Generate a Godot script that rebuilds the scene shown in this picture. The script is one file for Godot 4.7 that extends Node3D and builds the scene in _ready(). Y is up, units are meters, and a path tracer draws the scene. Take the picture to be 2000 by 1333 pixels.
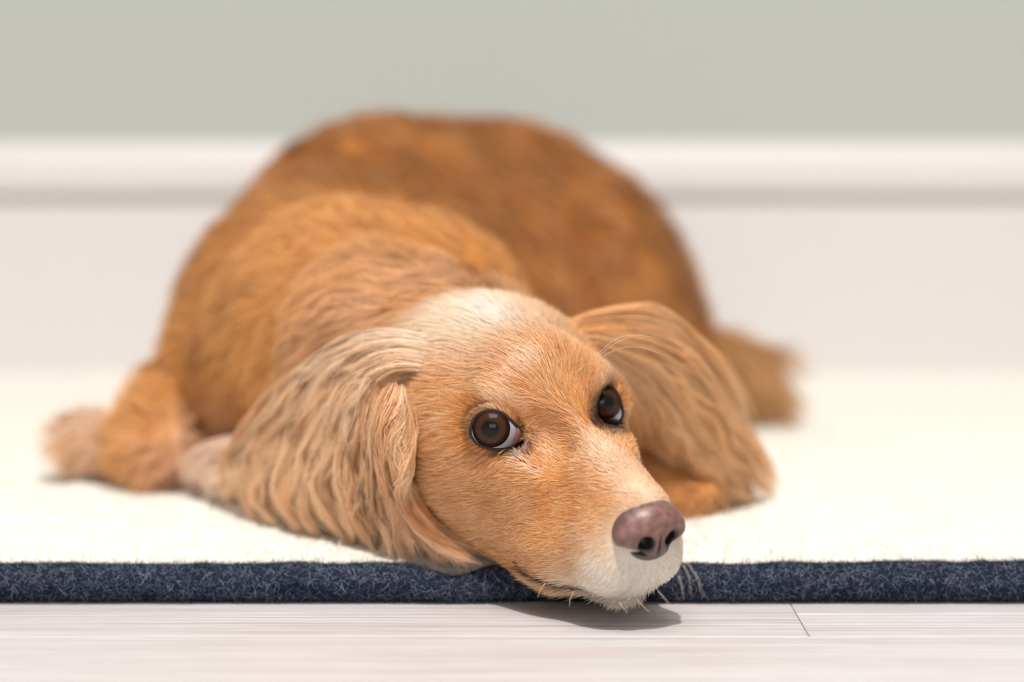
extends Node3D
# A golden spaniel lying on a fleece mat, close to the floor, photographed with an 85 mm lens wide open.

const F := 4724.0            # focal length in pixels of the 2000 x 1333 frame
const FUR := 1.0             # share of the hair that is built

var lens_at: Transform3D
var rng := RandomNumberGenerator.new()
var fine := FastNoiseLite.new()
var broad := FastNoiseLite.new()
var dog: Node3D
var head: Transform3D        # head millimetres -> world metres
var base_of_dog := Vector3(-0.03, 0.016, -1.18)


func _ready() -> void:
	rng.seed = 7
	fine.seed = 3
	fine.frequency = 1.0
	broad.seed = 5
	broad.frequency = 1.0
	broad.fractal_octaves = 2
	set_camera()
	set_light()
	build_room()
	build_mat()
	build_dog()


# ---------------------------------------------------------------- camera, light

func set_camera() -> void:
	var c := Camera3D.new()
	c.name = "camera"
	c.position = Vector3(0, 0.2, 0)
	c.rotation = Vector3(-atan(428.5 / F), 0, 0)
	c.near = 0.05
	c.far = 50.0
	var a := CameraAttributesPhysical.new()
	a.frustum_focal_length = 12.0 / (666.5 / F)
	a.frustum_focus_distance = 0.972
	a.exposure_aperture = 3.2
	a.frustum_near = 0.05
	a.frustum_far = 50.0
	c.fov = rad_to_deg(2.0 * atan(666.5 / F))
	c.attributes = a
	add_child(c)
	c.current = true
	lens_at = c.transform


func set_light() -> void:
	var w := WorldEnvironment.new()
	w.name = "world_environment"
	var e := Environment.new()
	e.background_mode = Environment.BG_COLOR
	e.background_color = Color(0.75, 0.82, 0.9)
	e.tonemap_mode = Environment.TONE_MAPPER_LINEAR
	e.tonemap_exposure = 1.05
	e.sdfgi_enabled = true
	e.ssao_enabled = true
	e.ssil_enabled = true
	w.environment = e
	add_child(w)
	# three small ceiling spots in front of the dog, one wide ceiling panel, one window-sized panel behind the camera
	for p in [Vector3(0.05, 2.44, 0.2)]:
		downlight(p, 6.4)
	panel(Vector3(0.0, 2.455, -0.2), Vector2(1.6, 1.2), 2.5)
	window()


func downlight(p: Vector3, energy: float) -> void:
	var t := thing("ceiling_spotlight", "small round white recessed spotlight in the ceiling above the floor", "spotlight", p)
	var ring := lathe([Vector2(0.045, 0.0), Vector2(0.058, 0.0), Vector2(0.06, 0.006), Vector2(0.06, 0.012), Vector2(0.045, 0.012)], 32)
	part("trim_ring", ring, plain(Color(0.85, 0.85, 0.84), 0.4), t)
	var disc := lathe([Vector2(0.0005, 0.004), Vector2(0.045, 0.004), Vector2(0.045, 0.01), Vector2(0.0005, 0.01)], 32)
	var m := plain(Color(1, 1, 1), 0.5)
	m.emission_enabled = true
	m.emission = Color(1.0, 0.975, 0.95)
	m.emission_energy_multiplier = 30.0
	part("lamp_glass", disc, m, t)
	var l := SpotLight3D.new()
	l.name = "spot_light"
	l.position = p + Vector3(0, -0.01, 0)
	l.rotation_degrees = Vector3(-90, 0, 0)
	l.spot_angle = 62.0
	l.spot_angle_attenuation = 0.6
	l.spot_range = 8.0
	l.spot_attenuation = 2.0
	l.light_color = Color(1.0, 0.975, 0.95)
	l.light_energy = energy
	l.light_size = 0.04
	l.shadow_enabled = true
	add_child(l)


func panel(p: Vector3, size: Vector2, energy: float) -> void:
	var t := thing("ceiling_light_panel", "wide flat white light panel set in the ceiling", "ceiling light", p)
	part("frame", box(Vector3(size.x + 0.06, 0.02, size.y + 0.06), Vector3(0, 0.012, 0), 0.004), plain(Color(0.85, 0.85, 0.85), 0.5), t)
	var m := plain(Color(1, 1, 1), 0.6)
	m.emission_enabled = true
	m.emission = Color(0.985, 0.99, 1.0)
	m.emission_energy_multiplier = 1.0
	part("diffuser", box(Vector3(size.x, 0.012, size.y), Vector3(0, 0.0, 0), 0.003), m, t)
	var l := AreaLight3D.new()
	l.name = "panel_light"
	l.position = p + Vector3(0, -0.012, 0)
	l.rotation_degrees = Vector3(-90, 0, 0)
	l.area_size = size
	l.area_normalize_energy = true
	l.light_color = Color(0.985, 0.99, 1.0)
	l.light_energy = energy
	l.area_range = 10.0
	l.area_attenuation = 2.0
	l.shadow_enabled = true
	add_child(l)


func window() -> void:    # a wide bright window in the wall behind the camera, out of the frame
	var t := Node3D.new()
	t.name = "window_1"
	t.position = Vector3(-0.3, 1.25, 2.985)
	add_child(t)
	t.set_meta("kind", "structure")
	t.set_meta("label", "wide white framed window in the wall behind the camera")
	t.set_meta("category", "window")
	var white := plain(Color(0.92, 0.92, 0.92), 0.4)
	for y in [-0.72, 0.72]:
		part("window_frame", box(Vector3(2.5, 0.06, 0.05), Vector3(0, y, 0), 0.005), white, t)
	for x in [-1.22, 0.0, 1.22]:
		part("window_frame", box(Vector3(0.06, 1.38, 0.05), Vector3(x, 0, 0), 0.005), white, t)
	var m := plain(Color(1, 1, 1), 0.4)
	m.emission_enabled = true
	m.emission = Color(0.99, 0.99, 1.0)
	m.emission_energy_multiplier = 1.0
	for x in [-0.61, 0.61]:
		part("window_pane", box(Vector3(1.16, 1.38, 0.01), Vector3(x, 0, 0.0), 0.002), m, t)
	var l := AreaLight3D.new()
	l.name = "window_light"
	l.position = t.position + Vector3(0, 0, -0.03)
	l.area_size = Vector2(2.3, 1.3)
	l.area_normalize_energy = true
	l.light_color = Color(0.99, 0.99, 1.0)
	l.light_energy = 2.1
	l.area_range = 12.0
	l.area_attenuation = 2.0
	l.shadow_enabled = true
	add_child(l)


# ---------------------------------------------------------------- helpers

func at(px: float, py: float, d: float) -> Vector3:      # the point at depth d (metres) along the sight line
	return lens_at * Vector3((px - 1000.0) / F * d, (666.5 - py) / F * d, -d)


func lin(hex: String) -> Color:
	return Color(hex).srgb_to_linear()


func thing(called: String, label: String, category: String, p := Vector3.ZERO) -> Node3D:
	var o := Node3D.new()
	o.name = called
	o.position = p
	add_child(o, true)
	o.set_meta("label", label)
	o.set_meta("category", category)
	return o


func part(called: String, mesh: Mesh, m: Material, parent: Node = self, p := Vector3.ZERO) -> MeshInstance3D:
	var o := MeshInstance3D.new()
	o.name = called
	o.mesh = mesh
	o.material_override = m
	o.position = p
	o.cast_shadow = GeometryInstance3D.SHADOW_CASTING_SETTING_ON
	parent.add_child(o, true)
	return o


func struct(called: String, mesh: Mesh, m: Material, label: String, category: String) -> MeshInstance3D:
	var o := part(called, mesh, m)
	o.set_meta("kind", "structure")
	o.set_meta("label", label)
	o.set_meta("category", category)
	return o


func plain(c: Color, rough: float) -> StandardMaterial3D:
	var m := StandardMaterial3D.new()
	m.albedo_color = c
	m.roughness = rough
	return m


func tinted(rough: float, spec := 0.5) -> StandardMaterial3D:
	var m := StandardMaterial3D.new()
	m.vertex_color_use_as_albedo = true
	m.roughness = rough
	m.metallic_specular = spec
	return m


func arrays(v: PackedVector3Array, n: PackedVector3Array, i: PackedInt32Array, c = null, uv = null) -> ArrayMesh:
	var a := []
	a.resize(Mesh.ARRAY_MAX)
	a[Mesh.ARRAY_VERTEX] = v
	a[Mesh.ARRAY_NORMAL] = n
	a[Mesh.ARRAY_INDEX] = i
	if c != null:
		a[Mesh.ARRAY_COLOR] = c
	if uv != null:
		a[Mesh.ARRAY_TEX_UV] = uv
	var m := ArrayMesh.new()
	m.add_surface_from_arrays(Mesh.PRIMITIVE_TRIANGLES, a)
	return m


func box(size: Vector3, c: Vector3, bevel: float) -> ArrayMesh:    # a box with chamfered edges
	var st := SurfaceTool.new()
	st.begin(Mesh.PRIMITIVE_TRIANGLES)
	st.set_smooth_group(-1)
	var h := size / 2.0
	var pts := func(axis: int, s: float) -> Array:
		var u := (axis + 1) % 3
		var w := (axis + 2) % 3
		var out := []
		for q in [[-1, -1], [1, -1], [1, 1], [-1, 1]]:
			var p := Vector3.ZERO
			p[axis] = s * h[axis]
			p[u] = q[0] * (h[u] - bevel)
			p[w] = q[1] * (h[w] - bevel)
			out.append(p + c)
		return out
	for axis in 3:
		for s in [-1.0, 1.0]:
			var q: Array = pts.call(axis, s)
			var n := Vector3.ZERO
			n[axis] = s
			quad(st, q[0], q[1], q[2], q[3], n)
	for axis in 3:                      # twelve edge chamfers
		var u := (axis + 1) % 3
		var w := (axis + 2) % 3
		for su in [-1.0, 1.0]:
			for sw in [-1.0, 1.0]:
				var q := []
				for k in 4:
					var p := Vector3.ZERO
					p[axis] = (h[axis] - bevel) * (-1.0 if k == 0 or k == 3 else 1.0)
					p[u] = su * (h[u] - (bevel if k >= 2 else 0.0))
					p[w] = sw * (h[w] - (0.0 if k >= 2 else bevel))
					q.append(p + c)
				var n := Vector3.ZERO
				n[u] = su
				n[w] = sw
				quad(st, q[0], q[1], q[2], q[3], n)
	for sx in [-1.0, 1.0]:              # eight corners
		for sy in [-1.0, 1.0]:
			for sz in [-1.0, 1.0]:
				var s := Vector3(sx, sy, sz)
				var a := c + s * Vector3(h.x, h.y - bevel, h.z - bevel)
				var b := c + s * Vector3(h.x - bevel, h.y, h.z - bevel)
				var d := c + s * Vector3(h.x - bevel, h.y - bevel, h.z)
				tri(st, a, b, d, s)
	st.generate_normals()
	return st.commit()


func tri(st: SurfaceTool, a: Vector3, b: Vector3, c: Vector3, n: Vector3) -> void:
	if (b - a).cross(c - a).dot(n) > 0.0:
		var t := b
		b = c
		c = t
	st.add_vertex(a)
	st.add_vertex(b)
	st.add_vertex(c)


func quad(st: SurfaceTool, a: Vector3, b: Vector3, c: Vector3, d: Vector3, n: Vector3) -> void:
	tri(st, a, b, c, n)
	tri(st, a, c, d, n)


func lathe(profile: Array, around: int) -> ArrayMesh:    # a profile (radius, height) turned round y, counter-clockwise profile
	var st := SurfaceTool.new()
	st.begin(Mesh.PRIMITIVE_TRIANGLES)
	st.set_smooth_group(-1)
	var centre := Vector3.ZERO
	for q in profile:
		centre += Vector3(q.x, q.y, 0) / profile.size()
	for k in profile.size():
		var p: Vector2 = profile[k]
		var q: Vector2 = profile[(k + 1) % profile.size()]
		for j in around:
			var a := TAU * j / around
			var b := TAU * (j + 1) / around
			var mid := Vector3(cos((a + b) / 2), 0, sin((a + b) / 2))
			var out := (mid * ((p.x + q.x) / 2 - centre.x) + Vector3(0, (p.y + q.y) / 2 - centre.y, 0))
			quad(st, Vector3(p.x * cos(a), p.y, p.x * sin(a)), Vector3(q.x * cos(a), q.y, q.x * sin(a)), Vector3(q.x * cos(b), q.y, q.x * sin(b)), Vector3(p.x * cos(b), p.y, p.x * sin(b)), out)
	st.generate_normals()
	return st.commit()


# ---------------------------------------------------------------- room

const BACK := -1.752

func build_room() -> void:
	var paint := plain(Color(0.70, 0.715, 0.695), 0.85)
	var white := plain(Color(0.93, 0.92, 0.90), 0.8)
	struct("wall_back", box(Vector3(4.2, 2.6, 0.1), Vector3(0, 1.25, BACK - 0.05), 0.001), paint, "plain grey-green painted wall behind the dog", "wall")
	struct("wall_left", box(Vector3(0.1, 2.6, 4.9), Vector3(-2.05, 1.25, 0.6), 0.001), paint, "grey-green painted side wall left of the mat, outside the frame", "wall")
	struct("wall_right", box(Vector3(0.1, 2.6, 4.9), Vector3(2.05, 1.25, 0.6), 0.001), paint, "grey-green painted side wall right of the mat, outside the frame", "wall")
	struct("wall_front", box(Vector3(4.2, 2.6, 0.1), Vector3(0, 1.25, 3.05), 0.001), white, "white wall at the camera's back", "wall")
	struct("ceiling", box(Vector3(4.2, 0.1, 4.9), Vector3(0, 2.52, 0.6), 0.001), white, "white ceiling over the room", "ceiling")
	skirting()
	build_floor()


func skirting() -> void:    # a tall white moulded skirting board: flat face, a groove, a rounded top moulding
	var prof := [Vector2(0, 0), Vector2(0.022, 0), Vector2(0.022, 0.139), Vector2(0.0215, 0.1405), Vector2(0.0135, 0.1420), Vector2(0.0115, 0.145), Vector2(0.0135, 0.148), Vector2(0.0205, 0.1495), Vector2(0.0215, 0.152), Vector2(0.0215, 0.168), Vector2(0.0195, 0.175), Vector2(0.0155, 0.1805), Vector2(0.010, 0.1845), Vector2(0.006, 0.1855), Vector2(0, 0.1855)]
	var st := SurfaceTool.new()
	st.begin(Mesh.PRIMITIVE_TRIANGLES)
	st.set_smooth_group(-1)
	for k in prof.size() - 1:
		var p: Vector2 = prof[k]
		var q: Vector2 = prof[k + 1]
		var n := Vector3(0, -(q.x - p.x), (q.y - p.y))
		if k == 0:
			n = Vector3(0, -1, 0)
		n = Vector3(0, p.x - q.x, q.y - p.y)
		quad(st, Vector3(-2, p.y, BACK + p.x), Vector3(2, p.y, BACK + p.x), Vector3(2, q.y, BACK + q.x), Vector3(-2, q.y, BACK + q.x), n)
	st.generate_normals()
	struct("baseboard_back", st.commit(), plain(Color(0.835, 0.818, 0.815), 0.45), "tall white moulded skirting board with a groove, along the wall behind the dog", "skirting board")


func build_floor() -> void:
	var slab := struct("floor", box(Vector3(4.2, 0.1, 4.9), Vector3(0, -0.058, 0.6), 0.001), plain(Color(0.45, 0.40, 0.36), 0.8), "pale washed wood plank floor in front of the mat", "floor")
	var mats := []
	for k in 4:
		mats.append(wood(k))
	# long narrow strips laid across the picture; the row edges that the photograph shows are at z = -0.995, -0.929 and so on
	var edges := [-1.127, -1.061, -0.995, -0.929, -0.863, -0.797, -0.731, -0.665, -0.599, -0.533, -0.467, -0.401, -0.335, -0.269, -0.203]
	for r in edges.size() - 1:
		var z0: float = edges[r]
		var z1: float = edges[r + 1]
		var cuts := [-1.0, 0.116, 1.0] if r == 2 else [-1.0, -0.62 + 0.37 * float((r * 5) % 4), 1.0]
		for k in 2:
			var x0: float = cuts[k]
			var x1: float = cuts[k + 1]
			if r == 2 and k == 1:
				plank(slab, x0, x1, z0, -0.972, mats[1])
				plank(slab, x0, x1, -0.972, z1, mats[3])
			else:
				plank(slab, x0, x1, z0, z1, mats[(r * 2 + k) % 4])


func plank(slab: Node, x0: float, x1: float, z0: float, z1: float, m: Material) -> void:
	part("plank", box(Vector3(x1 - x0 - 0.0003, 0.008, z1 - z0 - 0.0003), Vector3((x0 + x1) / 2, -0.004, (z0 + z1) / 2), 0.0003), m, slab)


func wood(k: int) -> StandardMaterial3D:
	var g := FastNoiseLite.new()
	g.seed = 20 + k
	g.frequency = 1.0
	g.fractal_octaves = 4
	var w := 512
	var h := 512
	var im := Image.create(w, h, false, Image.FORMAT_RGB8)
	var bump := Image.create(w, h, false, Image.FORMAT_RGB8)
	var light := Color(0.835, 0.83, 0.845)
	var tan_ := Color(0.71, 0.64, 0.605)
	var grey := Color(0.62, 0.585, 0.58)
	for y in h:
		for x in w:
			var u := float(x) / w * 6.0
			var v := float(y) / h * 60.0
			var s := g.get_noise_2d(u * 0.35 + k * 9.0, v * 0.9)
			var f := g.get_noise_2d(u * 1.6 + 40.0, v * 5.0)
			var c := light.lerp(tan_, clampf(0.25 + s * 0.9, 0, 1)).lerp(grey, clampf(f * 0.8, 0, 0.6))
			im.set_pixel(x, y, c)
			var b := clampf(0.5 + f * 0.5, 0, 1)
			bump.set_pixel(x, y, Color(b, b, b))
	var m := plain(Color.WHITE, 0.42)
	m.albedo_texture = ImageTexture.create_from_image(im)
	m.uv1_triplanar = true
	m.uv1_world_triplanar = true
	m.uv1_scale = Vector3(1.6, 7.0, 7.0)
	m.uv1_offset = Vector3(0.5, 0.5, 0.15 + 0.23 * k)
	m.heightmap_enabled = true
	m.heightmap_texture = ImageTexture.create_from_image(bump)
	m.heightmap_scale = 0.02
	m.roughness_texture = null
	return m


# ---------------------------------------------------------------- mat

const MAT_TOP := 0.017

func edge_top(x: float) -> float:     # height of the felt border's upper edge along the mat
	var px := 1000.0 + x * F / 1.0
	var y := 0.0158 + 0.0007 * broad.get_noise_1d(x * 22.0) + 0.0004 * fine.get_noise_1d(x * 60.0)
	y -= 0.0056 * exp(-pow((px - 885.0) / 55.0, 2.0))
	y += 0.0012 * clampf((px - 1500.0) / 500.0, 0.0, 1.0)
	return y


func build_mat() -> void:
	var t := thing("pet_mat", "thick cream fleece mat with a navy blue felt edge under the dog", "mat", Vector3(0, 0, -1.36))
	var off := -t.position
	# felt border: a soft roll along the front, swept along x
	var st := SurfaceTool.new()
	st.begin(Mesh.PRIMITIVE_TRIANGLES)
	st.set_smooth_group(0)
	var nx := 360
	var na := 20
	for i in nx:
		for k in na:
			for q in [[0, 0], [1, 1], [1, 0], [0, 0], [0, 1], [1, 1]]:
				st.set_color(Color(0.013, 0.018, 0.033))
				st.add_vertex(felt_point(float(i + q[0]) / nx, float(k + q[1]) / na) + off)
	st.index()
	st.generate_normals()
	var felt := tinted(0.95, 0.2)
	part("felt_border", st.commit(), felt, t)
	# fleece
	var v := PackedVector3Array()
	var n := PackedVector3Array()
	var ix := PackedInt32Array()
	var gx := 300
	var gz := 220
	for j in gz + 1:
		for i in gx + 1:
			v.append(fleece_point(float(i) / gx, float(j) / gz) + off)
			n.append(Vector3.UP)
	for j in gz + 1:
		for i in gx + 1:
			var a := v[j * (gx + 1) + maxi(i - 1, 0)]
			var b := v[j * (gx + 1) + mini(i + 1, gx)]
			var c := v[maxi(j - 1, 0) * (gx + 1) + i]
			var d := v[mini(j + 1, gz) * (gx + 1) + i]
			n[j * (gx + 1) + i] = (b - a).cross(d - c).normalized()
	for j in gz:
		for i in gx:
			var a := j * (gx + 1) + i
			ix.append_array([a, a + gx + 1, a + 1, a + 1, a + gx + 1, a + gx + 2])
	var wool := plain(Color(0.91, 0.893, 0.85), 0.95)
	part("fleece", arrays(v, n, ix), wool, t)
	mat_fibres(t)


func felt_point(u: float, a: float) -> Vector3:
	var x := lerpf(-0.56, 0.56, u)
	var top := edge_top(x)
	var an := TAU * a
	var p := Vector3(x, top * 0.5 + 0.0002, -0.999)
	p.y += sin(an) * top * 0.5
	p.z += cos(an) * 0.009
	p.z += 0.0008 * broad.get_noise_2d(x * 30.0, an * 0.8)
	return p


func fleece_y(x: float, z: float) -> float:
	var rise := 1.0 - exp((z + 1.0) * 45.0)
	var y := lerpf(edge_top(x) - 0.0012, MAT_TOP + 0.0015, rise)
	return y + (0.0022 * broad.get_noise_2d(x * 28.0, z * 28.0) + 0.0012 * fine.get_noise_2d(x * 90.0, z * 90.0)) * rise


func fleece_point(u: float, w: float) -> Vector3:
	var x := lerpf(-0.56, 0.56, u)
	var z := lerpf(-1.0, -1.745, w * w * 0.6 + w * 0.4)
	return Vector3(x, fleece_y(x, z), z)


func mat_fibres(t: Node3D) -> void:
	var off := -t.position
	var h := Hair.new()
	h.room(66000, 3)
	for q in int(66000 * FUR):
		var r := rng.randf()
		var z := -1.0002 - 0.72 * r * r * r
		var wide := 0.215 * -z * 1.12
		var x := rng.randf_range(-wide, wide)
		var p := Vector3(x, fleece_y(x, z) - 0.001, z)
		var v0 := (Vector3.UP * 0.55 + ball_dir() * 0.7 + Vector3(broad.get_noise_2d(x * 120.0, z * 120.0), 0, broad.get_noise_2d(x * 120.0 + 50.0, z * 120.0)) * 1.5).normalized()
		var v1 := (ball_dir() + Vector3(0, -0.25, 0)).normalized()
		var k := rng.randf_range(0.78, 0.88)
		var c := Color(k, k * 0.975, k * 0.915)
		h.add(p + off, v0, v1, rng.randf_range(0.003, 0.006), lerpf(0.0002, 0.0009, sqrt(r)), Vector3.UP, c, c, 3)
	var wool := tinted(0.9, 0.2)
	wool.backlight_enabled = true
	wool.backlight = Color(0.5, 0.5, 0.48)
	stuff("fleece_pile", h, Transform3D(), wool, t)
	h = Hair.new()
	h.room(38000, 4)
	for q in int(38000 * FUR):
		var u := rng.randf_range(0.2, 0.8)
		var a := rng.randf_range(-0.2, 0.30)
		var p := felt_point(u, a)
		var n := Vector3(0, sin(TAU * a) * 0.009, cos(TAU * a) * 0.008).normalized()
		var d := ball_dir()
		d = (d - n * d.dot(n)).normalized()
		var e := ball_dir()
		e = (e - n * e.dot(n) * 0.8).normalized()
		var r := rng.randf()
		var c := Color(0.011, 0.016, 0.030).lerp(Color(0.036, 0.048, 0.084), rng.randf())
		if r > 0.70:
			c = Color(0.065, 0.082, 0.13).lerp(Color(0.24, 0.26, 0.315), rng.randf())
		h.add(p + off, (d + n * rng.randf_range(0.1, 0.5)).normalized(), (e + n * rng.randf_range(-0.5, 0.2)) * rng.randf_range(0.4, 1.6), rng.randf_range(0.002, 0.0065), rng.randf_range(0.00012, 0.00024), n, c, c, 4)
	stuff("felt_fuzz", h, Transform3D(), tinted(0.8, 0.3), t)


# ---------------------------------------------------------------- solid shapes as distance fields

class Field:
	var kind := PackedInt32Array()
	var a := PackedVector3Array()
	var b := PackedVector3Array()
	var r := PackedVector3Array()
	var turn: Array[Basis] = []
	var k := PackedFloat32Array()
	var reach := PackedFloat32Array()
	var mid := PackedVector3Array()
	var floor_y := -1e9

	func ball(c: Vector3, radii: Vector3, blend: float, t := Basis(), cut := false) -> void:
		kind.append(2 if cut else 0)
		a.append(c)
		b.append(c)
		r.append(radii)
		turn.append(t.inverse())
		k.append(blend)
		mid.append(c)
		reach.append(maxf(radii.x, maxf(radii.y, radii.z)))

	func cone(p: Vector3, q: Vector3, rp: float, rq: float, blend: float) -> void:
		kind.append(1)
		a.append(p)
		b.append(q)
		r.append(Vector3(rp, rq, 0))
		turn.append(Basis())
		k.append(blend)
		mid.append((p + q) / 2.0)
		reach.append(p.distance_to(q) / 2.0 + maxf(rp, rq))

	func d(p: Vector3) -> float:
		var best := 1e6
		for i in kind.size():
			var kk := k[i]
			var t := kind[i]
			var far := p.distance_to(mid[i]) - reach[i]
			if t < 2:
				if far > best + kk:
					continue
			elif far > kk - best and far > kk:
				continue
			var x: float
			if t == 1:
				var pa := p - a[i]
				var ba := b[i] - a[i]
				var h := clampf(pa.dot(ba) / ba.length_squared(), 0.0, 1.0)
				x = (pa - ba * h).length() - lerpf(r[i].x, r[i].y, h)
			else:
				var q := turn[i] * (p - a[i])
				var rr := r[i]
				var k0 := (q / rr).length()
				var k1 := (q / (rr * rr)).length()
				x = k0 * (k0 - 1.0) / maxf(k1, 1e-9)
			if t == 2:
				var h2 := maxf(kk - absf(best + x), 0.0) / kk
				best = maxf(best, -x) + h2 * h2 * kk * 0.25
			else:
				var h3 := maxf(kk - absf(best - x), 0.0) / kk
				best = minf(best, x) - h3 * h3 * kk * 0.25
		if floor_y > -1e8:
			var y := floor_y - p.y
			var h4 := maxf(0.012 - absf(best - y), 0.0) / 0.012
			best = maxf(best, y) + h4 * h4 * 0.003
		return best

	func grad(p: Vector3, e: float) -> Vector3:
		var g := Vector3(1, -1, -1) * d(p + Vector3(e, -e, -e)) + Vector3(-1, -1, 1) * d(p + Vector3(-e, -e, e)) + Vector3(-1, 1, -1) * d(p + Vector3(-e, e, -e)) + Vector3(1, 1, 1) * d(p + Vector3(e, e, e))
		return g.normalized()

	# surface nets: one vertex in each cell that the surface crosses, one quad round each crossed edge
	func skin(lo: Vector3, hi: Vector3, c: float) -> Dictionary:
		var n := Vector3i(((hi - lo) / c).ceil()) / 4 * 4 + Vector3i(4, 4, 4)
		var sx := n.x + 1
		var sxy := sx * (n.y + 1)
		var val := PackedFloat32Array()
		val.resize(sxy * (n.z + 1))
		val.fill(1e5)
		for bz in n.z / 4:
			for by in n.y / 4:
				for bx in n.x / 4:
					var m := d(lo + Vector3(bx * 4 + 2, by * 4 + 2, bz * 4 + 2) * c)
					if absf(m) > c * 5.5:
						continue
					for z in range(bz * 4, bz * 4 + 5):
						for y in range(by * 4, by * 4 + 5):
							var row := z * sxy + y * sx
							for x in range(bx * 4, bx * 4 + 5):
								if val[row + x] == 1e5:
									val[row + x] = d(lo + Vector3(x, y, z) * c)
		var id := PackedInt32Array()
		id.resize(val.size())
		id.fill(-1)
		var v := PackedVector3Array()
		var corner := [0, 1, sx, sx + 1, sxy, sxy + 1, sxy + sx, sxy + sx + 1]
		for z in n.z:
			for y in n.y:
				for x in n.x:
					var o := z * sxy + y * sx + x
					var inside := 0
					var ok := true
					for q in 8:
						var w := val[o + corner[q]]
						if w == 1e5:
							ok = false
							break
						if w < 0.0:
							inside += 1
					if ok and inside > 0 and inside < 8:
						id[o] = v.size()
						v.append(lo + Vector3(x + 0.5, y + 0.5, z + 0.5) * c)
		var nn := PackedVector3Array()
		nn.resize(v.size())
		for q in v.size():
			var p := v[q]
			for rep in 3:
				var g := grad(p, c * 0.4)
				p -= g * clampf(d(p), -c, c)
			v[q] = p
			nn[q] = grad(p, c * 0.35)
		var tris := PackedInt32Array()
		var step := [1, sx, sxy]
		for z in range(1, n.z):
			for y in range(1, n.y):
				for x in range(1, n.x):
					var o := z * sxy + y * sx + x
					var w := val[o]
					if w == 1e5:
						continue
					for ax in 3:
						var w2 := val[o + step[ax]]
						if w2 == 1e5 or (w < 0.0) == (w2 < 0.0):
							continue
						var s1: int = step[(ax + 1) % 3]
						var s2: int = step[(ax + 2) % 3]
						var i0 := id[o]
						var i1 := id[o - s1]
						var i2 := id[o - s1 - s2]
						var i3 := id[o - s2]
						if i0 < 0 or i1 < 0 or i2 < 0 or i3 < 0:
							continue
						if w < 0.0:
							tris.append_array([i0, i2, i1, i0, i3, i2])
						else:
							tris.append_array([i0, i1, i2, i0, i2, i3])
		# orient: Godot's front faces run clockwise
		if tris.size() > 3:
			var bad := 0
			var good := 0
			for q in range(0, mini(tris.size(), 3000), 3):
				var fn := (v[tris[q + 1]] - v[tris[q]]).cross(v[tris[q + 2]] - v[tris[q]])
				if fn.dot(nn[tris[q]]) > 0.0:
					bad += 1
				else:
					good += 1
			if bad > good:
				for q in range(0, tris.size(), 3):
					var t := tris[q + 1]
					tris[q + 1] = tris[q + 2]
					tris[q + 2] = t
		return {"v": v, "n": nn, "i": tris}


# ---------------------------------------------------------------- hair

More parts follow.
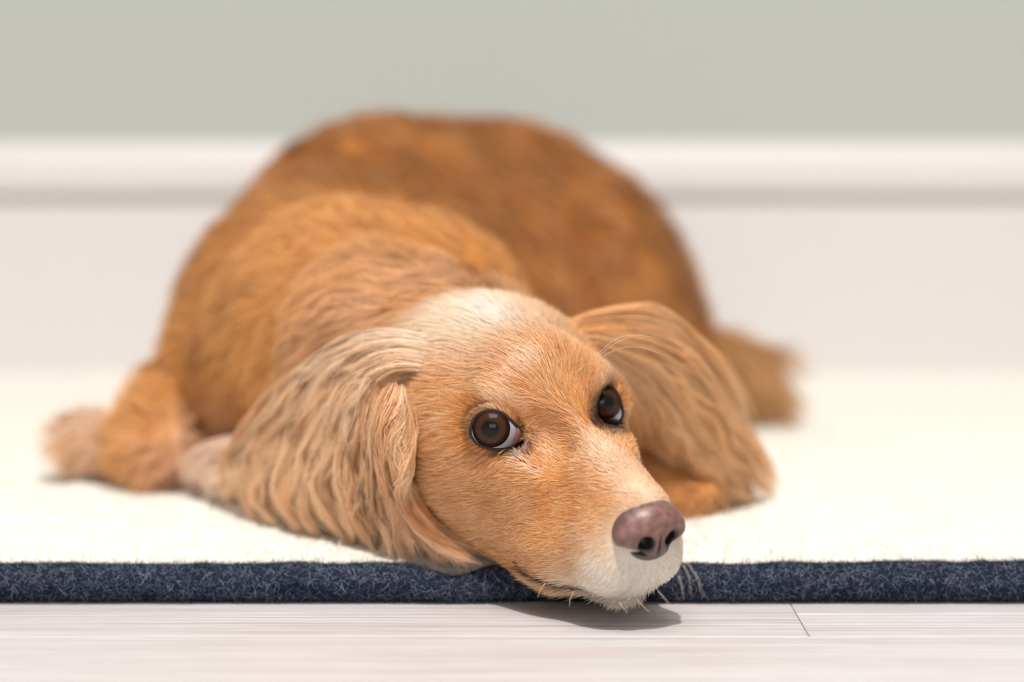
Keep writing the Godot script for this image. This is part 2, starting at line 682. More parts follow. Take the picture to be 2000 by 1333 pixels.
class Hair:
	var v := PackedVector3Array()
	var n := PackedVector3Array()
	var c := PackedColorArray()
	var ix := PackedInt32Array()
	var nv := 0
	var ni := 0

	func room(strands: int, segs: int) -> void:
		v.resize(nv + strands * (2 * segs + 1))
		n.resize(v.size())
		c.resize(v.size())
		ix.resize(ni + strands * (2 * segs - 1) * 3)

	# a tapered strand that starts along v0 and ends along v1, lying on a surface with normal up
	func add(p: Vector3, v0: Vector3, v1: Vector3, long: float, wide: float, up: Vector3, ca: Color, cb: Color, segs: int) -> void:
		if nv + 2 * segs + 1 > v.size():
			room(4096, segs)
		var bend := (v1 - v0) * 0.5
		var first := nv
		for i in segs + 1:
			var t := float(i) / segs
			var q := p + (v0 + bend * t) * (t * long)
			var tan := (v0 + bend * (2.0 * t)).normalized()
			var side := tan.cross(up).normalized()
			var nn := (side.cross(tan) * 0.55 + up * 0.45).normalized()
			var col := ca.lerp(cb, t)
			if i == segs:
				v[nv] = q
				n[nv] = nn
				c[nv] = col
				nv += 1
			else:
				side *= wide * 0.5 * (1.0 - 0.55 * t)
				v[nv] = q - side
				v[nv + 1] = q + side
				n[nv] = nn
				n[nv + 1] = nn
				c[nv] = col
				c[nv + 1] = col
				nv += 2
		faces(first, segs)

	func path(pts: PackedVector3Array, ups: PackedVector3Array, wide: float, ca: Color, cb: Color) -> void:
		var segs := pts.size() - 1
		if nv + 2 * segs + 1 > v.size():
			room(2048, segs)
		var first := nv
		for i in segs + 1:
			var t := float(i) / segs
			var tan := (pts[mini(i + 1, segs)] - pts[maxi(i - 1, 0)]).normalized()
			var side := tan.cross(ups[i]).normalized()
			var nn := (side.cross(tan) * 0.6 + ups[i] * 0.4).normalized()
			var col := ca.lerp(cb, t)
			if i == segs:
				v[nv] = pts[i]
				n[nv] = nn
				c[nv] = col
				nv += 1
			else:
				side *= wide * 0.5 * (1.0 - 0.6 * t * t)
				v[nv] = pts[i] - side
				v[nv + 1] = pts[i] + side
				n[nv] = nn
				n[nv + 1] = nn
				c[nv] = col
				c[nv + 1] = col
				nv += 2
		faces(first, segs)

	func faces(first: int, segs: int) -> void:
		if ni + (2 * segs - 1) * 3 > ix.size():
			ix.resize(ix.size() + 4096 * (2 * segs - 1) * 3)
		for i in segs - 1:
			var a := first + 2 * i
			ix[ni] = a
			ix[ni + 1] = a + 2
			ix[ni + 2] = a + 1
			ix[ni + 3] = a + 1
			ix[ni + 4] = a + 2
			ix[ni + 5] = a + 3
			ni += 6
		var e := first + 2 * (segs - 1)
		ix[ni] = e
		ix[ni + 1] = e + 2
		ix[ni + 2] = e + 1
		ni += 3

	func mesh(move: Transform3D) -> ArrayMesh:
		v.resize(nv)
		n.resize(nv)
		c.resize(nv)
		ix.resize(ni)
		if move != Transform3D():
			var b := move.basis.orthonormalized()
			for q in nv:
				v[q] = move * v[q]
				n[q] = b * n[q]
		var a := []
		a.resize(Mesh.ARRAY_MAX)
		a[Mesh.ARRAY_VERTEX] = v
		a[Mesh.ARRAY_NORMAL] = n
		a[Mesh.ARRAY_COLOR] = c
		a[Mesh.ARRAY_INDEX] = ix
		var m := ArrayMesh.new()
		if nv > 0:
			m.add_surface_from_arrays(Mesh.PRIMITIVE_TRIANGLES, a)
		return m


func stuff(called: String, h: Hair, move: Transform3D, m: Material, parent: Node) -> void:
	if h.nv == 0:
		return
	var o := part(called, h.mesh(move), m, parent)
	o.set_meta("kind", "stuff")


func ball_dir() -> Vector3:
	return Vector3(rng.randfn(), rng.randfn(), rng.randfn()).normalized()


func bump(x: float, c: float, w: float) -> float:
	return exp(-pow((x - c) / w, 2.0))


# ---------------------------------------------------------------- dog

var eyes := [
	{"c": Vector3(-26, -4.8, -9.4), "r": 12.0, "cap": 1.5, "gaze": Vector3(-0.600, 0.385, 0.702), "loop": [Vector3(-0.988, 0.062, 0.143), Vector3(-0.848, 0.517, 0.116), Vector3(-0.634, 0.743, 0.214), Vector3(-0.375, 0.845, 0.380), Vector3(-0.082, 0.769, 0.634), Vector3(0.158, 0.490, 0.857), Vector3(0.548, -0.003, 0.837), Vector3(0.739, -0.282, 0.611), Vector3(0.634, -0.441, 0.635), Vector3(0.044, -0.350, 0.936), Vector3(-0.452, -0.328, 0.830), Vector3(-0.815, -0.250, 0.522), Vector3(-0.947, -0.130, 0.293)]},
	{"c": Vector3(24.6, -4.8, -9.8), "r": 10.8, "cap": 1.1, "gaze": Vector3(-0.245, 0.457, 0.855), "loop": [Vector3(-0.882, 0.077, 0.465), Vector3(-0.776, 0.539, 0.329), Vector3(-0.482, 0.818, 0.314), Vector3(-0.141, 0.910, 0.389), Vector3(0.165, 0.851, 0.499), Vector3(0.316, 0.563, 0.764), Vector3(0.387, 0.134, 0.912), Vector3(0.502, -0.303, 0.810), Vector3(0.419, -0.640, 0.644), Vector3(-0.044, -0.580, 0.813), Vector3(-0.557, -0.400, 0.728)]},
]
const NOSE := Vector3(0, -22, 67.7)


func build_dog() -> void:
	dog = thing("dog", "golden spaniel lying curled on the fleece mat, chin over its edge, looking up", "dog", base_of_dog)
	var bas := (lens_at.basis * Basis(Vector3(0.865, 0.174, -0.47), Vector3(0.033, 0.916, 0.399), Vector3(0.5, -0.361, 0.787))).orthonormalized()
	head = Transform3D(bas.scaled(Vector3.ONE * 0.001), lens_at * Vector3(0.02038, -0.02961, -0.98765))
	for e in eyes:
		var m := Vector3.ZERO
		for q in e.loop:
			m += q.normalized()
		e.axis = m.normalized()
		e.edge = []
		for j in 40:
			var w := loop_at(e.loop, j / 40.0 * e.loop.size())
			e.edge.append(w - e.axis * w.dot(e.axis))
	var hf := head_field(true)
	var hs := hf.skin(Vector3(-72, -92, -125), Vector3(72, 66, 100), 2.4)
	var bf := body_field()
	var bs := bf.skin(Vector3(-0.26, 0.0, -1.6), Vector3(0.22, 0.24, -0.98), 0.008)
	# one continuous skin
	var v := PackedVector3Array()
	var n := PackedVector3Array()
	var c := PackedColorArray()
	var ix := PackedInt32Array()
	for q in bs.v.size():
		v.append(bs.v[q] - base_of_dog)
		n.append(bs.n[q])
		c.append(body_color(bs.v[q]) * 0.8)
	ix.append_array(bs.i)
	var first := v.size()
	for q in hs.v.size():
		v.append(head * hs.v[q] - base_of_dog)
		n.append((bas * hs.n[q]).normalized())
		var tint := head_color(hs.v[q]) * 0.72
		for e in eyes:
			var r: Vector3 = hs.v[q] - e.c
			if r.length() < 22.0:
				tint = tint.lerp(Color(0.05, 0.024, 0.016), 1.0 - smoothstep(0.0, 0.15, lid_share(e, r) - 1.03 - rim_width(e, r - e.axis * r.dot(e.axis))))
		c.append(tint)
	for q in hs.i:
		ix.append(q + first)
	part("body", arrays(v, n, ix, c), tinted(0.8, 0.3), dog)
	var to_dog := Transform3D(Basis(), -base_of_dog) * head
	build_eyes(to_dog)
	build_nose(to_dog)
	if FUR > 0.0:
		var fur := tinted(0.42, 0.5)
		fur.backlight_enabled = true
		fur.backlight = Color(0.25, 0.2, 0.15)
		head_fur(hs, to_dog, fur)
		build_ears(fur)
		build_whiskers()
		var coat := tinted(0.65, 0.3)
		coat.backlight_enabled = true
		coat.backlight = Color(0.25, 0.2, 0.15)
		body_fur(bs, coat)


func head_field(cut: bool) -> Field:
	var f := Field.new()
	f.ball(Vector3(0, -7, -55), Vector3(31, 32, 50), 1.0)                # skull
	f.ball(Vector3(0, 2, -18), Vector3(23, 23, 23), 18.0)                # forehead
	for s in [-1.0, 1.0]:
		f.ball(Vector3(s * 22, -15, -62), Vector3(22, 29, 36), 16.0)     # temple
		f.ball(Vector3(s * 20, 5.5, -12), Vector3(8.5, 6.5, 8.5), 12.0)        # brow
		f.ball(Vector3(s * 27, -30, -46), Vector3(18, 32, 34), 18.0)     # cheek
		f.ball(Vector3(s * 18.5, -22, 3), Vector3(12, 13, 20), 12.0)     # under the eye
		f.ball(Vector3(s * 16, -47, 17), Vector3(14, 20, 28), 12.0)      # flews
		f.ball(Vector3(s * 10.5, -36, 44), Vector3(12, 16, 22), 10.0)
		f.ball(Vector3(s * 9.5, -39, 55), Vector3(11, 13, 13), 8.0)      # lip pads below the nose
	f.cone(Vector3(0, -14, 2), Vector3(0, -22, 54), 17.5, 13.5, 14.0)    # muzzle
	f.cone(Vector3(0, -5, 2), Vector3(0, -16, 58), 11.0, 9.5, 10.0)      # bridge of the nose
	f.cone(Vector3(0, -44, -10), Vector3(0, -53, 50), 24.0, 10.0, 10.0)  # lower jaw
	f.cone(Vector3(0, -36, -24), Vector3(0, -33, -100), 37.0, 41.0, 20.0) # throat
	for s in [-1.0, 1.0]:
		f.ball(Vector3(s * 15, -2, 16), Vector3(9, 8, 11), 10.0, Basis(), true)    # hollow at the inner corner of the eye
	f.ball(Vector3(29, -6, -16), Vector3(9, 11, 9), 8.0)                 # behind the far eye
	if cut:
		f.ball(Vector3(0, -55.5, 36), Vector3(24, 1.4, 28), 2.5, Basis(), true)       # mouth
		f.ball(eyes[0].c + Vector3(-2.8, 1.5, 6.5), Vector3(12.2, 8.3, 10), 2.0, Basis(Vector3(0.869, -0.365, 0.333), Vector3(0.393, 0.92, -0.016), Vector3(-0.3, 0.145, 0.943)).orthonormalized(), true)
		f.ball(eyes[1].c + Vector3(-1.1, 1.9, 6.5), Vector3(10.2, 8.2, 9), 2.0, Basis(Vector3(0.458, -0.845, 0.277), Vector3(0.859, 0.501, 0.108), Vector3(-0.23, 0.189, 0.955)).orthonormalized(), true)
	return f


func body_field() -> Field:
	var f := Field.new()
	f.floor_y = 0.0205
	var p := [[620, 645, 1.30, 0.077], [760, 540, 1.40, 0.088], [960, 550, 1.44, 0.091], [1070, 605, 1.45, 0.087], [1145, 660, 1.41, 0.068]]
	for k in p.size() - 1:
		f.cone(at(p[k][0], p[k][1], p[k][2]), at(p[k + 1][0], p[k + 1][1], p[k + 1][2]), p[k][3], p[k + 1][3], 0.02)
	f.cone(at(1145, 660, 1.41), at(1320, 760, 1.40), 0.060, 0.028, 0.03)
	f.ball(at(1205, 580, 1.395), Vector3(0.040, 0.074, 0.060), 0.006, Basis(lens_at.basis.z, 0.33))     # haunch
	f.cone(at(690, 658, 1.20), at(820, 650, 1.20), 0.063, 0.055, 0.012)      # shoulders, scruff
	f.cone(at(690, 658, 1.20), at(464, 745, 1.245), 0.056, 0.0405, 0.03)       # ribs at the left
	f.cone(at(745, 662, 1.12), at(900, 700, 1.085), 0.0435, 0.038, 0.006)     # neck
	f.ball(at(680, 860, 1.13), Vector3(0.04, 0.035, 0.04), 0.03)            # chest
	f.cone(at(298, 728, 1.25), at(302, 815, 1.21), 0.006, 0.0125, 0.008)      # left limb
	f.cone(at(302, 815, 1.21), at(312, 890, 1.195), 0.0125, 0.013, 0.006)
	f.cone(at(312, 885, 1.195), at(185, 862, 1.225), 0.0150, 0.0135, 0.010)
	f.cone(at(170, 838, 1.225), at(142, 830, 1.225), 0.010, 0.0065, 0.004)     # toes
	f.cone(at(165, 858, 1.22), at(134, 853, 1.22), 0.010, 0.007, 0.004)
	f.cone(at(165, 878, 1.215), at(142, 880, 1.215), 0.010, 0.0065, 0.004)
	f.cone(at(1395, 690, 1.45), at(1470, 740, 1.45), 0.015, 0.017, 0.02)     # tail
	f.cone(at(1470, 740, 1.45), at(1482, 800, 1.45), 0.014, 0.009, 0.01)
	f.cone(at(1460, 728, 1.45), at(1520, 690, 1.44), 0.010, 0.003, 0.01)
	f.cone(at(1060, 880, 1.12), at(1250, 955, 1.13), 0.020, 0.013, 0.01)      # foreleg behind the cheek
	f.cone(at(1250, 958, 1.12), at(1375, 972, 1.12), 0.012, 0.008, 0.006)    # paw under the far ear
	f.cone(at(520, 908, 1.16), at(415, 916, 1.19), 0.012, 0.005, 0.01)       # paw beside the near ear
	return f


func body_color(p: Vector3) -> Color:
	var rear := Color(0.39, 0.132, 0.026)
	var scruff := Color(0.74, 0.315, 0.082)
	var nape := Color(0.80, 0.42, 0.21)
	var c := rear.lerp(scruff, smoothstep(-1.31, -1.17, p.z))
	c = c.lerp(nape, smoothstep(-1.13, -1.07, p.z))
	for q in [[at(425, 905, 1.18), 0.045], [at(175, 838, 1.205), 0.032]]:
		c = c.lerp(Color(0.92, 0.66, 0.50), 0.85 * (1.0 - smoothstep(q[1] * 0.2, q[1], p.distance_to(q[0]))))
	c = c.lerp(Color(0.66, 0.36, 0.15), 0.8 * (1.0 - smoothstep(0.04, 0.07, p.distance_to(at(1470, 750, 1.45)))))
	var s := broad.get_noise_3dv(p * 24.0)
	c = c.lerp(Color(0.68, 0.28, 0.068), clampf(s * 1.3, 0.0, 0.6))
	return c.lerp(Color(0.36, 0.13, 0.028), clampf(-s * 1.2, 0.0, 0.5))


func head_color(p: Vector3) -> Color:
	var c := Color(0.70, 0.243, 0.046)
	var pale := Color(0.93, 0.49, 0.20)
	var cream := Color(0.98, 0.83, 0.64)
	var white := Color(0.99, 0.96, 0.91)
	c = c.lerp(pale, clampf(0.12 + 0.7 * broad.get_noise_3dv(p * 0.06), 0, 0.6))
	var up := smoothstep(2.0, 22.0, p.y)
	c = c.lerp(cream, 0.95 * up * bump(p.x, -12, 36) * bump(p.z, -60, 33))
	c = c.lerp(white, up * bump(p.x, -3, 9) * bump(p.z, -50, 17))
	c = c.lerp(Color(0.60, 0.24, 0.06), 0.75 * bump(p.x, -2, 11) * bump(p.y, 17, 11) * smoothstep(-20, 0, p.z))
	c = c.lerp(cream, 0.5 * bump(p.x, 0, 10) * smoothstep(14, 34, p.z) * smoothstep(-16, -4, p.y))     # bridge
	c = c.lerp(pale, 0.5 * smoothstep(-30, -44, p.y) * smoothstep(34, 0, p.z))
	for s in [-1.0, 1.0]:
		c = c.lerp(cream, 0.45 * bump(p.x, s * 25, 9) * bump(p.y, 9, 3) * smoothstep(-18, -8, p.z))    # brow
	var spots := 7.0 * broad.get_noise_3dv(p * 0.09)
	c = c.lerp(cream, 0.85 * smoothstep(36.0, 70.0, p.z - (p.y + 30.0) * 0.6 + spots))
	c = c.lerp(white, 0.85 * smoothstep(46, 70, p.z - (p.y + 38.0) * 0.8 + spots))
	if p.z > 15.0:
		c = c.lerp(Color(0.10, 0.045, 0.03), (1.0 - smoothstep(1.5, 3.2, absf(p.y + 55.5))) * (1.0 - smoothstep(50, 64, p.z) * 0.5))
	return c


func build_eyes(to: Transform3D) -> void:
	var whole := head_field(false)
	for e in eyes:
		var c: Vector3 = e.c
		var g: Vector3 = e.gaze.normalized()
		var r: float = e.r
		var t := Node3D.new()
		t.name = "eye"
		dog.add_child(t, true)
		var white := tinted(0.12)
		white.clearcoat_enabled = true
		part("sclera", sclera(to, e), white, t)
		part("iris", dome(to, c, g, r + 0.15, 0.0, 0.70, func(a):
			var k := clampf(a / 0.70, 0, 1)
			var q := Color(0.012, 0.005, 0.003).lerp(Color(0.055, 0.019, 0.007), bump(k, 0.62, 0.2))
			return q.lerp(Color(0.012, 0.008, 0.007), smoothstep(0.82, 1.0, k))), tinted(0.6, 0.2), t)
		part("pupil", dome(to, c, g, r + 0.30, 0.0, 0.27, func(a): return Color(0.004, 0.004, 0.005)), tinted(0.5, 0.2), t)
		var glass := StandardMaterial3D.new()
		glass.transparency = BaseMaterial3D.TRANSPARENCY_ALPHA
		glass.albedo_color = Color(0, 0, 0, 0.02)
		glass.roughness = 0.02
		glass.metallic_specular = 0.33
		var s: float = -signf(c.x)
		if s > 0.0:
			part("third_eyelid", dome(to, c + Vector3(s * 0.5, 0, 0.2), Vector3(s * 0.80, -0.22, 0.62).normalized(), r + 0.15, 0.0, 0.80, func(a): return Color(0.10, 0.035, 0.03).lerp(Color(0.36, 0.16, 0.155), smoothstep(0.3, 0.74, a))), tinted(0.2), t)
		part("cornea", dome(to, c + g * (r - 8.1), g, 9.0, 0.0, 1.0, func(a): return Color.WHITE), glass, t)
		eyelid(to, e, whole)


func sclera(to: Transform3D, e: Dictionary) -> ArrayMesh:     # the white of the eye, out to just under the lids
	var c: Vector3 = e.c
	var axis: Vector3 = e.axis
	var v := PackedVector3Array()
	var col := PackedColorArray()
	var ix := PackedInt32Array()
	var around := 48
	for k in 13:
		for j in around:
			var d := loop_at(e.loop, float(j) / around * e.loop.size())
			var off := d - axis * d.dot(axis)
			var wide := off.length() * 1.07 * k / 12.0
			var dir := (off.normalized() * minf(wide, 0.999) + axis * sqrt(maxf(0.0, 1.0 - wide * wide))).normalized()
			v.append(to * (c + dir * e.r))
			col.append(Color(0.34, 0.345, 0.385))
	for k in 12:
		for j in around:
			var a := k * around + j
			var b := k * around + (j + 1) % around
			ix.append_array([a, b, a + around, b, b + around, a + around])
	var n := smooth(v, ix, (to.basis * axis).normalized())
	return arrays(v, n, ix, col)


func dome(to: Transform3D, c: Vector3, g: Vector3, r: float, a0: float, a1: float, tint: Callable) -> ArrayMesh:   # a cap of a sphere round the axis g
	var x := g.cross(Vector3.UP).normalized()
	var y := x.cross(g)
	var v := PackedVector3Array()
	var n := PackedVector3Array()
	var col := PackedColorArray()
	var ix := PackedInt32Array()
	var rings := 20
	var around := 40
	for i in rings + 1:
		var a := lerpf(a0, a1, float(i) / rings)
		for j in around:
			var b := TAU * j / around
			var q := g * cos(a) + (x * cos(b) + y * sin(b)) * sin(a)
			v.append(to * (c + q * r))
			n.append((to.basis * q).normalized())
			col.append(tint.call(a))
	for i in rings:
		for j in around:
			var p := i * around + j
			var q := i * around + (j + 1) % around
			ix.append_array([p, q, p + around, q, q + around, p + around])
	var fn := (v[ix[around * 30 + 1]] - v[ix[around * 30]]).cross(v[ix[around * 30 + 2]] - v[ix[around * 30]])
	if fn.dot(n[ix[around * 30]]) > 0.0:
		ix.reverse()
	return arrays(v, n, ix, col)


func loop_at(loop: Array, u: float) -> Vector3:     # closed Catmull-Rom
	var m := loop.size()
	var k := int(floor(u)) % m
	return loop[k].cubic_interpolate(loop[(k + 1) % m], loop[(k + m - 1) % m], loop[(k + 2) % m], u - floor(u)).normalized()


func rim_width(e: Dictionary, off: Vector3) -> float:      # the dark bare rim is widest below and at the inner corner
	var inner := Vector3(-signf(e.c.x) * 0.75, -0.65, 0.0)
	return 0.05 + 0.40 * clampf(off.normalized().dot(inner), 0.0, 1.0)


func eyelid(to: Transform3D, e: Dictionary, whole: Field) -> void:
	var c: Vector3 = e.c
	var axis: Vector3 = e.axis
	var ball: float = e.r
	var v := PackedVector3Array()
	var col := PackedColorArray()
	var ix := PackedInt32Array()
	var around := 64
	var tints := [Color(0.012, 0.008, 0.007), Color(0.02, 0.012, 0.010), Color(0.035, 0.02, 0.015), Color(0.045, 0.022, 0.015), Color(0.06, 0.028, 0.017), Color(0.10, 0.042, 0.02)]
	tints.append(Color(0.25, 0.10, 0.035))
	for k in 7:
		for j in around:
			var d := loop_at(e.loop, float(j) / around * e.loop.size())
			var off := d - axis * d.dot(axis)
			var out: float = [0.95, 1.0, 1.05, 1.12, 1.24, 1.45, 1.9][k]
			var dir := (axis * d.dot(axis) + off * out).normalized()
			var p: Vector3 = c + dir * (ball + [-0.15, 0.3, 0.55, 0.7, 0.7, 0.6, 0.3][k])
			if k >= 3:
				var q := p
				for rep in 4:
					q -= whole.grad(q, 0.6) * whole.d(q)
				var sink: float = [0.3, -0.2, -1.2, -2.5][k - 3]
				q += whole.grad(q, 0.6) * sink
				if (q - c).normalized().dot(dir) > 0.8 and (q - c).length() > ball + 0.4:
					p = p.lerp(q, [0.5, 0.9, 1.0, 1.0][k - 3])
			v.append(to * p)
			col.append(tints[k].lerp(Color(0.55, 0.24, 0.08), smoothstep(0.0, 0.12, out - 1.16 - rim_width(e, off))))
	for k in 6:
		for j in around:
			var a := k * around + j
			var b := k * around + (j + 1) % around
			ix.append_array([a, b, a + around, b, b + around, a + around])
	var n := smooth(v, ix, (to.basis * axis).normalized())
	var back := to.affine_inverse()
	e.fringe = []
	for q in 1300:
		var j := rng.randi() % around
		var k := 3 if rng.randf() < 0.5 else 4
		var a := k * around + j
		var b := k * around + (j + 1) % around
		var w := rng.randf()
		var x := rng.randf()
		var p := v[a].lerp(v[b], w).lerp(v[a + around].lerp(v[b + around], w), x)
		e.fringe.append([back * p, (back.basis * n[a]).normalized()])
	part("eyelid", arrays(v, n, ix, col), tinted(0.5, 0.35), dog)


func smooth(v: PackedVector3Array, ix: PackedInt32Array, out: Vector3) -> PackedVector3Array:   # normals of an open sheet; turns its faces towards out
	var n := PackedVector3Array()
	n.resize(v.size())
	n.fill(Vector3.ZERO)
	var total := Vector3.ZERO
	for q in range(0, ix.size(), 3):
		var f := (v[ix[q + 2]] - v[ix[q]]).cross(v[ix[q + 1]] - v[ix[q]])
		total += f
		for k in 3:
			n[ix[q + k]] += f
	var sign := 1.0 if total.dot(out) > 0.0 else -1.0
	if sign < 0.0:
		for q in range(0, ix.size(), 3):
			var t := ix[q]
			ix[q] = ix[q + 1]
			ix[q + 1] = t
	for q in n.size():
		n[q] = (n[q] * sign).normalized()
	return n


func build_nose(to: Transform3D) -> void:
	var f := Field.new()
	f.ball(Vector3(0, 1.5, -1), Vector3(12.0, 10.0, 9.5), 1.0)
	f.ball(Vector3(0, 5, -2), Vector3(12.5, 6.0, 8.5), 4.0)
	for s in [-1.0, 1.0]:
		f.ball(Vector3(s * 10.2, 0.5, -0.5), Vector3(5.4, 6.2, 6.8), 3.0)
	f.ball(Vector3(0, -5.5, 1), Vector3(8.5, 6.0, 6.0), 4.0)
	for s in [-1.0, 1.0]:
		f.ball(Vector3(s * 5.6, -1.2, 8.0), Vector3(2.9, 3.0, 6.0), 1.6, Basis(), true)
		f.ball(Vector3(s * 10.0, -5.0, 4.0), Vector3(6.0, 1.2, 6.0), 1.5, Basis(Vector3(0, 0, 1), s * 0.35), true)
	f.ball(Vector3(0, -5, 8.6), Vector3(0.55, 7.5, 2.6), 1.0, Basis(), true)
	var s := f.skin(Vector3(-19, -15, -14), Vector3(19, 15, 13), 0.8)
	var v := PackedVector3Array()
	var n := PackedVector3Array()
	var c := PackedColorArray()
	for q in s.v.size():
		var p: Vector3 = s.v[q]
		v.append(to * (p + NOSE))
		n.append((to.basis * s.n[q]).normalized())
		var col := Color(0.15, 0.072, 0.058).lerp(Color(0.27, 0.13, 0.11), clampf(0.4 + broad.get_noise_3dv(p * 0.25), 0, 1))
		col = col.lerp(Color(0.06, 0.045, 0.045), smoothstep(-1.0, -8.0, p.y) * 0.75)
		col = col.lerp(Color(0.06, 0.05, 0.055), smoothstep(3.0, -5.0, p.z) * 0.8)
		for side in [-1.0, 1.0]:
			col = col.lerp(Color(0.012, 0.008, 0.008), 1.0 - smoothstep(3.4, 4.6, Vector2(p.x - side * 5.6, p.y + 1.2).length() + maxf(0.0, p.z - 7.4)))
		c.append(col)
	var m := tinted(0.42)
	m.clearcoat_enabled = true
	m.clearcoat = 0.25
	m.clearcoat_roughness = 0.4
	var grain := FastNoiseLite.new()
	grain.noise_type = FastNoiseLite.TYPE_CELLULAR
	grain.frequency = 0.06
	grain.seed = 4
	var tex := NoiseTexture2D.new()
	tex.noise = grain
	tex.width = 256
	tex.height = 256
	tex.seamless = true
	tex.as_normal_map = true
	tex.bump_strength = 3.0
	m.normal_enabled = true
	m.normal_texture = tex
	m.normal_scale = 0.5
	m.uv1_triplanar = true
	m.uv1_scale = Vector3.ONE * 70.0
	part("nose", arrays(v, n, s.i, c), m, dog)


func head_fur(s: Dictionary, to: Transform3D, m: Material) -> void:
	var h := Hair.new()
	h.room(90000, 3)
	var eye_at := to.affine_inverse() * (lens_at.origin - base_of_dog)
	var v: PackedVector3Array = s.v
	var nn: PackedVector3Array = s.n
	var ix: PackedInt32Array = s.i
	for q in range(0, ix.size(), 3):
		var a := v[ix[q]]
		var b := v[ix[q + 1]]
		var c := v[ix[q + 2]]
		var mid := (a + b + c) / 3.0
		var n0 := nn[ix[q]]
		if n0.dot((eye_at - mid).normalized()) < -0.35 or mid.z < -112:
			continue
		var want := (b - a).cross(c - a).length() * 0.5 * 5.2 * FUR
		var count := int(want) + (1 if rng.randf() < want - int(want) else 0)
		for k in count:
			var ra := rng.randf()
			var rb := rng.randf()
			if ra + rb > 1.0:
				ra = 1.0 - ra
				rb = 1.0 - rb
			var p := a + (b - a) * ra + (c - a) * rb
			var n := (n0 + (nn[ix[q + 1]] - n0) * ra + (nn[ix[q + 2]] - n0) * rb).normalized()
			head_strand(h, p, n)
	for e in eyes:
		for q in e.fringe:
			head_strand(h, q[0], q[1])
	stuff("face_fur", h, to, m, dog)


func head_strand(h: Hair, p: Vector3, n: Vector3) -> void:
	var pn := p - NOSE
	if absf(p.y + 55.5) < 1.7 and p.z > 12.0 and n.z < 0.93:
		return
	if pn.z > -9.0 and Vector2(pn.x / 15.0, pn.y / 11.5).length() < 1.0:
		return
	var near_eye := 9.0
	var rim := 0.0
	var up := smoothstep(-10.0, 18.0, p.y)
	var d := Vector3(p.x / 40.0 * lerpf(0.5, 1.9, up), lerpf(-0.45, 0.3, up), -1.0)
	var front := smoothstep(46.0, 62.0, p.z) * smoothstep(-24.0, -34.0, p.y)
	d = d.lerp(Vector3(p.x / 14.0 * 0.7, -1.0, -0.25), front)
	for e in eyes:
		var r: Vector3 = p - e.c
		var flat: Vector3 = r - e.axis * r.dot(e.axis)
		var far := flat.length()
		if r.length() < 34.0 and r.dot(e.axis) > -6.0:
			if far < 22.0:
				near_eye = lid_share(e, r)
				rim = maxf(rim, 1.0 - smoothstep(0.0, 0.16, near_eye - 1.0 - rim_width(e, flat)))
				if near_eye < 1.03:
					return
			d += flat / maxf(far, 1.0) * 1.1 * exp(-pow(maxf(far - 9.0, 0.0) / 6.0, 2.0))
	d += Vector3(broad.get_noise_3dv(p * 0.07), broad.get_noise_3dv(p * 0.07 + Vector3(40, 0, 0)), broad.get_noise_3dv(p * 0.07 + Vector3(0, 40, 0))) * 0.55
	d += Vector3(fine.get_noise_3dv(p * 0.45), fine.get_noise_3dv(p * 0.45 + Vector3(70, 0, 0)), 0.0) * 0.35
	d = (d - n * d.dot(n)).normalized()
	d = (d + ball_dir() * 0.12)
	var back := smoothstep(30.0, -80.0, p.z)
	var long := lerpf(5.0, 14.0, back) * rng.randf_range(0.7, 1.2)
	if p.z > 50.0:
		long *= 0.8
	if p.y < -50.0 and n.y < -0.3:
		long *= rng.randf_range(1.0, 1.9)
	var lift := rng.randf_range(0.15, 0.5)
	lift += 0.5 * bump(p.distance_to(Vector3(-16 if p.x < 0.0 else 16, -10, 10)), 0.0, 10.0)
	var col := head_color(p)
	var kind := rng.randf() + 0.3 * fine.get_noise_3dv(p * 0.35)
	if kind > 0.78:
		col = col.lerp(Color(1.0, 0.70, 0.40), 0.45)
	elif kind < 0.25:
		col = col * 0.72
	if near_eye < 1.6:
		col = col.lerp(Color(0.08, 0.034, 0.02), rim * 0.8)
		long *= lerpf(0.45, 1.0, smoothstep(1.0, 1.6, near_eye))
		p += n * 0.5 * (1.0 - smoothstep(1.2, 1.6, near_eye))
	col = col * rng.randf_range(0.85, 1.1)
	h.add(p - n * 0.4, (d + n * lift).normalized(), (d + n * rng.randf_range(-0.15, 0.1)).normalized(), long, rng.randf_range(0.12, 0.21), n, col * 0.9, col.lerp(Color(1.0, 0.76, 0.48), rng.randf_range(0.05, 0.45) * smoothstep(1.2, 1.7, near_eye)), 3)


func lid_share(e: Dictionary, r: Vector3) -> float:      # 1 at the edge of the lids, more outside
	var axis: Vector3 = e.axis
	var off := r - axis * r.dot(axis)
	var best := 9.0
	var reach := 0.0
	for o in e.edge:
		var apart := absf(off.angle_to(o))
		if apart < best:
			best = apart
			reach = o.length()
	return off.length() / (reach * e.r)


